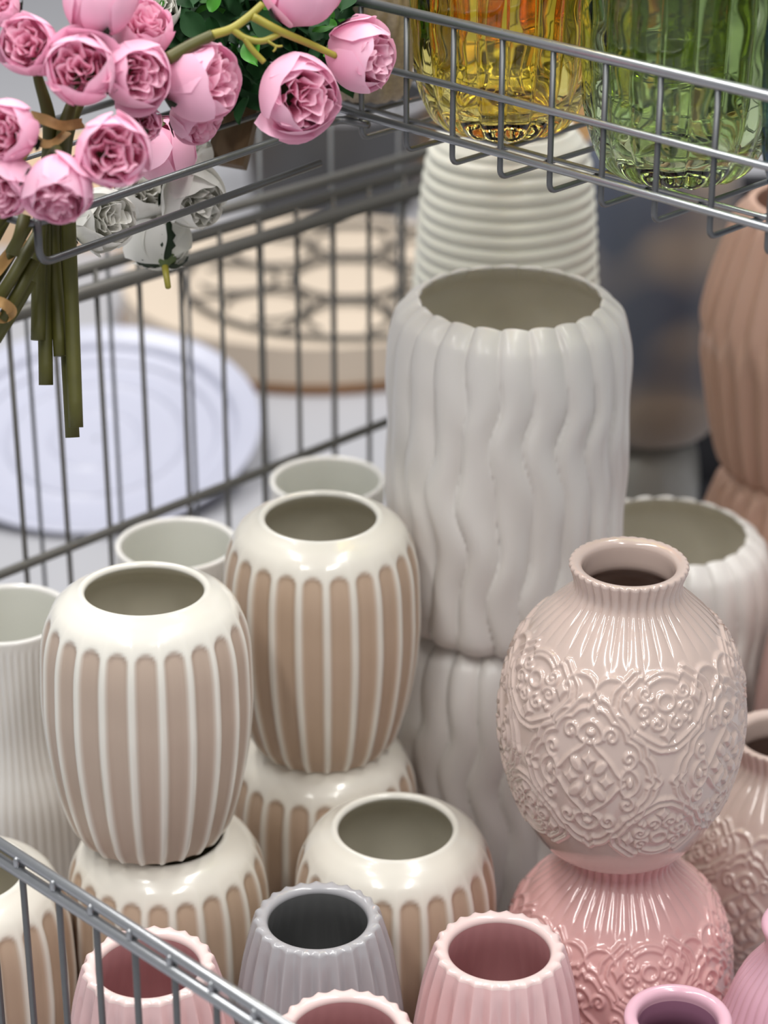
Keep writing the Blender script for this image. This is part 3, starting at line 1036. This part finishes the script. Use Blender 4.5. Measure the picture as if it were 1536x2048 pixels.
def ring_pts(cx, cy, r, z=0.003, n=60, a0=0, a1=2 * PI):
    return [Vector((cx + r * math.cos(a0 + (a1 - a0) * k / n), cy + r * math.sin(a0 + (a1 - a0) * k / n), z)) for k in range(n + 1)]


def tv_tube(name, pts, r):
    me = MB().tube(pts, r, 8)
    return me.build(name, M['iron'], tv)


tv_tube('rim', ring_pts(0, 0, 0.215), 0.0036)
tv_tube('ring', ring_pts(0, 0, 0.075), 0.0035)
for q in range(8):
    a = q * PI / 4
    tv_tube('scroll', ring_pts(0.145 * math.cos(a), 0.145 * math.sin(a), 0.052, 0.003, 30, a + 0.5, a + 5.6), 0.0022)
for q in range(8):
    a = q * PI / 4 + 0.39
    tv_tube('spoke', [Vector((0.075 * math.cos(a), 0.075 * math.sin(a), 0.003)), Vector((0.215 * math.cos(a), 0.215 * math.sin(a), 0.003))], 0.0022)


def carton(name, c, s, rz, mat, label):
    e = empty(name, (c[0], c[1], 0), (0, 0, rz))
    tag(e, label, 'carton')
    t = 0.006
    for nm, cc, ss in (('side', (0, -s[1] / 2, s[2] / 2), (s[0], t, s[2])), ('side', (0, s[1] / 2, s[2] / 2), (s[0], t, s[2])),
                       ('side', (-s[0] / 2, 0, s[2] / 2), (t, s[1] - t, s[2])), ('side', (s[0] / 2, 0, s[2] / 2), (t, s[1] - t, s[2])),
                       ('bottom', (0, 0, t / 2), (s[0] - t, s[1] - t, t)),
                       ('flap', (0, -s[1] / 4, s[2] + t / 2), (s[0], s[1] / 2 - 0.001, t)), ('flap', (0, s[1] / 4, s[2] + t / 2), (s[0], s[1] / 2 - 0.001, t))):
        MB().box(cc, ss).build(nm, mat, e, smooth=False)


carton('cardboard_box', (0.235, 3.58), (0.34, 0.30, 0.16), 0.1, M['cardboard'], 'brown cardboard box seen left of the ringed vase')
carton('cardboard_box', (-0.55, 3.32), (0.44, 0.34, 0.07), -0.1, M['cardboard_pale'], 'pale cardboard box behind the basin and the wooden tray')

bn = turned('storage_bin', [(0.002, 0.001, 0), (0.10, 0.001, 0), (0.115, 0.0, 0), (0.125, 0.01, 0), (0.145, 0.16, 0)],
            [(0.145, 0.16, 0), (0.150, 0.166, 0), (0.150, 0.172, 0), (0.144, 0.173, 0), (0.140, 0.168, 0)],
            [(0.140, 0.168, 0), (0.12, 0.02, 0), (0.10, 0.012, 0), (0.002, 0.012, 0)], 80, 0.01, None, (M['bin_dark'], M['bin'], M['bin_dark']))
place('storage_bin', bn, (-0.075, 3.36, 0), 'charcoal tub with grey lip, blurred behind the tray', None, cat='tub')

# ------------------------------------------------------------------ roses
def petal_patch(name, wa, th0, th1, r0, flare, tipround, nu, nv, mat, seed, wob=0.03, inner=False):
    """a cupped petal: a patch of a globe around +Z, from the base up"""
    g = np.random.default_rng(seed)
    ph = g.uniform(0, 6.28, 6)
    V, T = [], []
    for j in range(nv + 1):
        v = j / nv
        for i in range(nu + 1):
            u = 2 * i / nu - 1
            end = th1 + tipround * (abs(u) ** 2.4) + 0.05 * math.sin(3 * u + ph[0]) + 0.02 * math.sin(7 * u + ph[4])
            th = th0 + (end - th0) * v
            width = wa * (0.30 + 0.70 * math.sin(min(1.0, v * 1.25) * PI / 2))
            az = u * width
            r = r0 * (1 + flare * v ** 5 * (1 + 0.5 * math.sin(2.5 * u + ph[1])) + wob * math.sin(3 * u + 2.5 * v + ph[2]) * v)
            r *= 1 + 0.05 * abs(u) ** 2
            x = r * math.sin(th) * math.cos(az)
            y = r * math.sin(th) * math.sin(az)
            z = r * math.cos(th)
            V.append((x, y, z))
            T.append(0.35 + 0.65 * v if not inner else v ** 0.8)
    F = []
    for j in range(nv):
        for i in range(nu):
            a = j * (nu + 1) + i
            F.append((a, a + 1, a + nu + 2, a + nu + 1))
    return mesh_from(name, V, F, mat, True, None, {'tint': np.array(T)})


def ruffle(name, w, h, curl, fold, mat, seed, nu=8, nv=6):
    """an inner petal: an upright folded sheet, base at the origin, +Z up, facing +X"""
    g = np.random.default_rng(seed)
    ph = g.uniform(0, 6.28, 6)
    V, T = [], []
    for j in range(nv + 1):
        v = j / nv
        for i in range(nu + 1):
            u = 2 * i / nu - 1
            ww = w * (0.35 + 0.65 * v ** 0.7)
            top = h * (1 - 0.28 * abs(u) ** 2.2 + 0.05 * math.sin(5 * u + ph[0]))
            y = ww * u
            x = -fold * abs(u) ** 1.4 + 0.05 * math.sin(4 * u + ph[1]) * v + curl * v ** 2.5
            z = top * v
            V.append((x, y, z))
            T.append(v ** 1.15)
    F = []
    for j in range(nv):
        for i in range(nu):
            a = j * (nu + 1) + i
            F.append((a, a + 1, a + nu + 2, a + nu + 1))
    return mesh_from(name, V, F, mat, True, None, {'tint': np.array(T)})


def petal_set(mo, mi, tagname):
    return dict(
        outer=[petal_patch(tagname, 0.98, 2.95, 0.88, 1.0, 0.07, 0.40, 12, 12, mo, 11 + k) for k in range(3)],
        mid=[petal_patch(tagname, 0.85, 2.8, 0.86, 0.90, 0.02, 0.35, 10, 10, mo, 31 + k) for k in range(3)],
        open=[petal_patch(tagname, 0.85, 2.85, 1.35, 1.06, 0.16, 0.45, 12, 12, mo, 51 + k) for k in range(2)],
        inner=[ruffle(tagname, 0.29 + 0.05 * (k % 3), 0.95, 0.04 + 0.05 * (k % 2), 0.14 + 0.06 * (k % 3), mi, 71 + k) for k in range(5)])


PINK = petal_set(M['petal'], M['petal_in'], 'pink_petal')
WHITE = petal_set(M['petal_white'], M['petal_white'], 'white_petal')


def calyx_mesh():
    mb = MB()
    prof = [(0.02, -1.24), (0.13, -1.2), (0.17, -1.1), (0.30, -0.99), (0.42, -0.93), (0.40, -0.90), (0.05, -0.93)]
    n = 12
    vs_, fs_ = [], []
    for r, z in prof:
        for k in range(n):
            a = 2 * PI * k / n
            vs_.append((r * math.cos(a), r * math.sin(a), z))
    for i in range(len(prof) - 1):
        for k in range(n):
            fs_.append((i * n + k, i * n + (k + 1) % n, (i + 1) * n + (k + 1) % n, (i + 1) * n + k))
    return mesh_from('calyx', vs_, fs_, M['calyx'])


def sepal_mesh():
    """long toothed dark sepal pressed against the globe"""
    V, F = [], []
    for j in range(9):
        v = j / 8
        th = 2.95 - 1.25 * v
        w = 0.20 * math.sin(PI * min(0.98, 0.12 + 0.86 * v)) * (1.35 if j % 2 else 0.75)
        for sgn in (-1, 0, 1):
            r = 1.08 + (0.02 if sgn == 0 else 0) + 0.10 * v * v
            V.append((r * math.sin(th), w * sgn, r * math.cos(th)))
    for j in range(8):
        for i in range(2):
            a = j * 3 + i
            F.append((a, a + 1, a + 4, a + 3))
    return mesh_from('sepal', V, F, M['sepal'])


CALYX, SEPAL = calyx_mesh(), sepal_mesh()


def bloom(parent, PS, base, R, facing, roll, seed, openness=0.0, sepals=2, n_inner=(3, 5, 7, 8), name='petal'):
    """petals of one bloom as children of parent; base = Matrix placing the globe centre"""
    g = random.Random(seed)
    z = Vector(facing).normalized()
    q = z.to_track_quat('Z', 'Y')
    MM = base @ (q.to_matrix().to_4x4() @ Matrix.Rotation(roll, 4, 'Z')) @ Matrix.Scale(R, 4)
    n = 6
    for k in range(n):
        a = 2 * PI * k / n + g.uniform(-0.15, 0.15)
        sc = (1.0 if k % 2 else 0.94) * g.uniform(0.97, 1.03)
        tilt = Matrix.Rotation(-g.uniform(-0.05, 0.10) - openness * g.random() * 0.5, 4, 'Y')
        obj(name, g.choice(PS['outer']), parent, MM @ Matrix.Rotation(a, 4, 'Z') @ tilt @ Matrix.Diagonal((sc, sc, g.uniform(0.96, 1.08), 1)))
    for k in range(5):
        a = 2 * PI * k / 5 + g.uniform(-0.2, 0.2)
        sc = g.uniform(0.96, 1.03)
        obj(name, g.choice(PS['mid']), parent, MM @ Matrix.Rotation(a, 4, 'Z') @ Matrix.Rotation(g.uniform(-0.06, 0.06), 4, 'Y') @ Matrix.Scale(sc, 4))
    if openness > 0:
        for k in range(2):
            a = g.uniform(0, 2 * PI)
            obj(name, g.choice(PS['open']), parent, MM @ Matrix.Rotation(a, 4, 'Z') @ Matrix.Rotation(0.25 * openness, 4, 'Y'))
    for ring, cnt in enumerate(n_inner):
        rho = (0.10, 0.28, 0.47, 0.64)[ring]
        for k in range(cnt):
            a = 2 * PI * (k + 0.5 * ring) / cnt + g.uniform(-0.2, 0.2)
            yaw = g.choice((-1, 1)) * g.uniform(0.2, 1.0)
            zt = (0.80, 0.84, 0.78, 0.66)[ring] + g.uniform(-0.06, 0.06)
            hh = 0.95
            loc = Matrix.Translation((rho * math.cos(a), rho * math.sin(a), zt - hh))
            m4 = MM @ loc @ Matrix.Rotation(a + yaw, 4, 'Z') @ Matrix.Rotation(g.uniform(-0.05, 0.28) * (0.4 + rho), 4, 'Y')
            obj(name, g.choice(PS['inner']), parent, m4)
    obj('calyx', CALYX, parent, MM)
    for k in range(sepals):
        obj('sepal', SEPAL, parent, MM @ Matrix.Rotation(k * 2 * PI / max(1, sepals) + 0.4 + seed, 4, 'Z'))
    return MM


def rose(px, py, d, rp, face, label, PS, group, seed, stem_pts=None, cat='rose', openness=0.0, sepals=2, name='rose'):
    c = at(px, py, d)
    e = empty(name, c)
    tag(e, label, cat, group)
    R = rp / FPX * d
    f = camdir(*face)
    bloom(e, PS, Matrix.Identity(4), R, f, seed * 1.7, seed, openness, sepals)
    b = -f * R * 1.2
    if stem_pts is not None:
        w = [c + b] + [at(*p) for p in stem_pts]
        rr = [0.0022, 0.0030] + [0.0046] * (len(w) - 2)
        path = bez(w, 8)
        rads = [np.interp(i / (len(path) - 1) * (len(w) - 1), range(len(w)), rr) for i in range(len(path))]
        MB().tube(path, list(rads), 10).build('stem', M['stem'], e, c)
    else:
        end = c + b - f * R * 0.9
        MB().tube([c + b, c + b - f * R * 0.4, end], [0.0024, 0.0022, 0.002], 8).build('stem', M['twig'], e, c)
    return e


GP = 'pink roses of the hanging bunch'
rose(57, 92, 1.325, 60, (-0.10, 0.05, 1), 'pink rose in the upper left, beside a larger facing bloom', PS=PINK, group=GP, seed=1, stem_pts=[(75, 150, 1.36), (100, 260, 1.37), (88, 440, 1.415), (92, 770, 1.42)])
rose(160, 140, 1.315, 70, (0.05, -0.05, 1), 'large pink rose facing forward in the middle of the bunch', PS=PINK, group=GP, seed=2, openness=0.35, stem_pts=[(150, 190, 1.365), (125, 280, 1.37), (122, 440, 1.425), (145, 875, 1.43)])
rose(272, 148, 1.335, 66, (0.45, -0.35, 0.85), 'pink rose turned down right, beside the large facing bloom', PS=PINK, group=GP, seed=3, openness=0.4, stem_pts=[(180, 170, 1.385), (130, 290, 1.38), (137, 440, 1.41), (152, 855, 1.415)])
rose(285, 62, 1.365, 60, (0.25, 0.45, 0.8), 'pink rose half hidden near the top between two blooms', PS=PINK, group=GP, seed=4)
rose(405, 162, 1.365, 76, (0.85, 0.05, 0.55), 'pink rose in side view facing right, with dark sepals at its left', PS=PINK, group=GP, seed=5, sepals=3)
rose(392, 235, 1.395, 50, (0.65, -0.65, 0.4), 'small pink rose tucked under the side-facing rose', PS=PINK, group=GP, seed=6, sepals=2)
rose(225, 303, 1.300, 74, (0.25, -0.20, 1), 'pink rose lowest right in front, just above the wire', PS=PINK, group=GP, seed=7, stem_pts=[(190, 300, 1.345), (140, 340, 1.36), (106, 440, 1.42), (122, 712, 1.42)])
rose(117, 377, 1.300, 66, (0.05, -0.85, 0.62), 'pink rose hanging face down over the wire corner', PS=PINK, group=GP, seed=8, openness=0.2, stem_pts=[(112, 300, 1.335), (92, 350, 1.35), (80, 450, 1.41), (76, 680, 1.41)])
rose(14, 262, 1.305, 62, (-0.30, -0.15, 1), 'pink rose cut by the left edge, above another', PS=PINK, group=GP, seed=9)
rose(8, 368, 1.315, 62, (-0.25, -0.65, 0.8), 'pink rose cut by the left edge, the lowest there', PS=PINK, group=GP, seed=10)
rose(198, -2, 1.325, 72, (0.15, 0.65, 0.6), 'pink rose cut by the top edge above the bunch', PS=PINK, group=GP, seed=12)
rose(328, 300, 1.490, 62, (0.25, -0.75, -0.5), 'pink rose seen from behind with broad plain petals', PS=PINK, group=GP, seed=13, openness=0.6)
rose(0, 14, 1.345, 40, (-0.2, 0.3, 1), 'pink rose in the top left corner', PS=PINK, group=GP, seed=14)
rose(287, 247, 1.365, 36, (0.2, -0.3, 0.9), 'small pink rosebud between the front bloom and the side-facing rose', PS=PINK, group=GP, seed=15, sepals=0)

GW = 'white roses behind the wire'
rose(204, 438, 1.475, 62, (0.62, -0.10, 0.75), 'white rose behind the wire bracket, lower left', PS=WHITE, group=GW, seed=21, openness=0.3, cat='rose')
rose(385, 397, 1.525, 60, (0.55, -0.45, 0.75), 'white rose facing right above the bracket end', PS=WHITE, group=GW, seed=22, openness=0.4)
rose(322, 478, 1.560, 60, (-0.15, 0.75, -0.5), 'white rose upside down, hanging below the bracket', PS=WHITE, group=GW, seed=23, openness=0.8, sepals=3)
rose(285, 385, 1.545, 52, (0.3, 0.2, 0.6), 'white rose half hidden behind the upper wire', PS=WHITE, group=GW, seed=24)
rose(385, 310, 1.560, 40, (-0.2, 0.5, 0.6), 'white rose partly hidden beneath the pink roses', PS=WHITE, group=GW, seed=25)
rose(312, 22, 1.480, 46, (0.2, 0.2, 0.8), 'white rose peeping out at the top beside the leaves', PS=WHITE, group=GW, seed=26)

# the spray that reaches right over the wire
sp_base = at(335, 118, 1.345)
spray = empty('rose_spray', sp_base)
tag(spray, 'pink rose spray with branching yellow green stem reaching right', 'rose spray')


def sp_tube(name, pts, r0, r1, mat):
    path = bez([at(*p) for p in pts], 8)
    n = len(path)
    return MB().tube(path, [r0 + (r1 - r0) * i / (n - 1) for i in range(n)], 10).build(name, mat, spray, sp_base)


sp_tube('stem', [(335, 118, 1.345), (380, 92, 1.348), (425, 70, 1.35)], 0.0040, 0.0034, M['stem'])
sp_tube('twig', [(424, 70, 1.35), (462, 58, 1.352), (495, 35, 1.354), (525, 8, 1.356)], 0.0028, 0.0022, M['twig'])
sp_tube('twig', [(505, 33, 1.354), (560, 62, 1.36), (620, 88, 1.375), (672, 112, 1.385)], 0.0026, 0.0020, M['twig'])
sp_tube('twig', [(464, 58, 1.352), (490, 76, 1.354), (525, 82, 1.357), (562, 66, 1.362)], 0.0022, 0.0018, M['twig'])
sp_tube('twig', [(490, 77, 1.354), (505, 100, 1.356), (528, 124, 1.36)], 0.0020, 0.0018, M['twig'])
sp_tube('twig', [(535, 82, 1.357), (552, 92, 1.358), (565, 92, 1.358)], 0.0010, 0.0006, M['twig'])
sp_tube('twig', [(552, 92, 1.358), (550, 99, 1.358), (546, 103, 1.358)], 0.0008, 0.0005, M['twig'])


def spray_bloom(px, py, d, rp, face, seed, op, rz=None):
    c = at(px, py, d)
    f = camdir(*face)
    R = rp / FPX * d
    core = MB()
    q = f.to_track_quat('Z', 'Y').to_matrix()
    for j in range(7):
        for i in range(10):
            pass
    vs_, fs_ = [], []
    for j in range(7):
        th = PI * (0.5 + 0.5 * j / 6)
        for i in range(12):
            a = 2 * PI * i / 12
            vs_.append(q @ (Vector((math.sin(th) * math.cos(a), math.sin(th) * math.sin(a), math.cos(th))) * R * 0.80))
    for j in range(6):
        for i in range(12):
            fs_.append((j * 12 + i, j * 12 + (i + 1) % 12, (j + 1) * 12 + (i + 1) % 12, (j + 1) * 12 + i))
    core.add(vs_, fs_)
    o = core.build('bloom', M['calyx'], spray)
    o.location = c - sp_base
    bloom(o, PINK, Matrix.Identity(4), R, f, seed, seed, op, 1)
    return o


spray_bloom(597, 188, 1.375, 77, (0.42, -0.30, 0.85), 31, 0.15)
spray_bloom(722, 112, 1.400, 68, (0.80, -0.30, 0.5), 32, 0.5)
spray_bloom(603, -24, 1.370, 74, (0.20, 0.62, 0.75), 33, 0.2)


def leaf_mesh(name, L_, w, mat, cup=0.25):
    V, F = [], []
    n = 8
    for j in range(n + 1):
        v = j / n
        ww = w * math.sin(PI * (0.04 + 0.93 * v) ** 0.8)
        for sgn in (-1, -0.5, 0, 0.5, 1):
            V.append((ww * sgn, L_ * v, cup * w * sgn * sgn - 0.25 * L_ * v * v))
    for j in range(n):
        for i in range(4):
            a = j * 5 + i
            F.append((a, a + 1, a + 6, a + 5))
    return mesh_from(name, V, F, mat)


LEAVES = [leaf_mesh('leaf', 0.022, 0.0085, M['leaf']), leaf_mesh('leaf', 0.027, 0.010, M['leaf']), leaf_mesh('leaf', 0.020, 0.008, M['leaf_light'])]
o = obj('leaf', LEAVES[2], spray)
o.matrix_basis = Matrix.Translation(at(545, 238, 1.39) - sp_base) @ camdir(-0.5, 0.3, 0.8).to_track_quat('Z', 'Y').to_matrix().to_4x4() @ Matrix.Rotation(1.2, 4, 'Z') @ Matrix.Scale(0.6, 4)

# leafy plant behind the spray
pc = at(545, 70, 1.56)
plant = empty('leafy_plant', pc - Vector((0, 0, 0.03)))
tag(plant, 'dark green leafy plant behind the rose spray', 'plant')
pr = random.Random(5)
for k in range(290):
    px = pr.uniform(300, 700)
    top = -50
    bot = 215 - 0.45 * abs(px - 490)
    py = pr.uniform(top, bot)
    d = pr.uniform(1.47, 1.60)
    c = at(px, py, d) - plant.location
    nrm = camdir(pr.uniform(-0.8, 0.8), pr.uniform(-0.2, 1.0), pr.uniform(0.3, 1.0))
    m4 = Matrix.Translation(c) @ nrm.to_track_quat('Z', 'Y').to_matrix().to_4x4() @ Matrix.Rotation(pr.uniform(0, 6.28), 4, 'Z') @ Matrix.Scale(pr.uniform(0.75, 1.15), 4)
    obj('leaf', LEAVES[2] if pr.random() < 0.16 else LEAVES[pr.randrange(2)], plant, m4)
for k in range(6):
    a = at(470 + 30 * k, 150 - 10 * k, 1.57)
    b = at(430 + 50 * k, -40, 1.54)
    MB().tube(bez([a, (a + b) / 2 + Vector((0.004, 0, 0.003)), b], 6), 0.0014, 6).build('stem', M['leaf'], plant, plant.location)

# wooden slat leaning in the holder
sl_top, sl_bot = at(505, 120, 1.585), at(452, 330, 1.575)
ax = (sl_top - sl_bot)
slat = MB().box((0, 0, ax.length / 2), (0.027, 0.010, ax.length)).build('wooden_slat', M['wood'], smooth=False)
tag(slat, 'dark brown grained wooden slat beneath the leafy plant', 'slat')
slat.matrix_basis = Matrix.Translation(sl_bot) @ ax.to_track_quat('Z', 'Y').to_matrix().to_4x4() @ Matrix.Rotation(0.15, 4, 'Z')

# loose stems tied with straw at the left edge
bc = at(20, 560, 1.36)
bun = empty('stem_bundle', bc)
tag(bun, 'slanting olive stem bundle tied with straw at the left edge', 'stem bundle')
for (x0, y0, x1, y1, dd) in ((75, 470, -30, 640, 1.375), (60, 440, -60, 640, 1.385), (70, 520, 5, 640, 1.38), (62, 560, -10, 680, 1.39), (30, 400, -60, 560, 1.39), (50, 430, 25, 510, 1.352), (15, 420, -40, 480, 1.36)):
    MB().tube([at(x0, y0, dd), at((x0 + x1) / 2 + 2, (y0 + y1) / 2, dd), at(x1, y1, dd)], 0.0038, 10).build('stem', M['stem'], bun, bc)


def ribbon(parent, base, pts, w, mat):
    P = bez([at(*p) for p in pts], 8)
    V, F = [], []
    for i, p in enumerate(P):
        t = (P[min(i + 1, len(P) - 1)] - P[max(i - 1, 0)]).normalized()
        side = t.cross(C_F).normalized()
        tw = math.sin(i * 0.35) * 0.3
        nrm = t.cross(side)
        for s_ in (-1, -0.4, 0.3, 1):
            V.append(p + side * (w * s_ * math.cos(tw)) + nrm * (w * s_ * math.sin(tw) + 0.0006 * ((s_ * 10) % 3)) - base)
    for i in range(len(P) - 1):
        for k in range(3):
            F.append((i * 4 + k, i * 4 + k + 1, i * 4 + k + 5, i * 4 + k + 4))
    return obj('straw_tie', mesh_from('straw_tie', V, F, mat), parent)


ribbon(bun, bc, [(-20, 600, 1.37), (5, 606, 1.362), (24, 622, 1.372), (10, 636, 1.38), (-15, 632, 1.375)], 0.0032, M['straw'])
ribbon(bun, bc, [(48, 478, 1.395), (22, 505, 1.385), (-5, 540, 1.375), (-25, 560, 1.37)], 0.0036, M['straw'])

tb = at(105, 245, 1.36)
tie = empty('straw_ribbon', tb)
tag(tie, 'straw ribbon looped around the rose stems under the large bloom', 'ribbon')
ribbon(tie, tb, [(60, 232, 1.355), (90, 240, 1.342), (125, 252, 1.342), (165, 248, 1.358)], 0.0032, M['straw'])
ribbon(tie, tb, [(62, 272, 1.36), (88, 288, 1.343), (112, 284, 1.345), (135, 265, 1.36)], 0.0026, M['straw'])
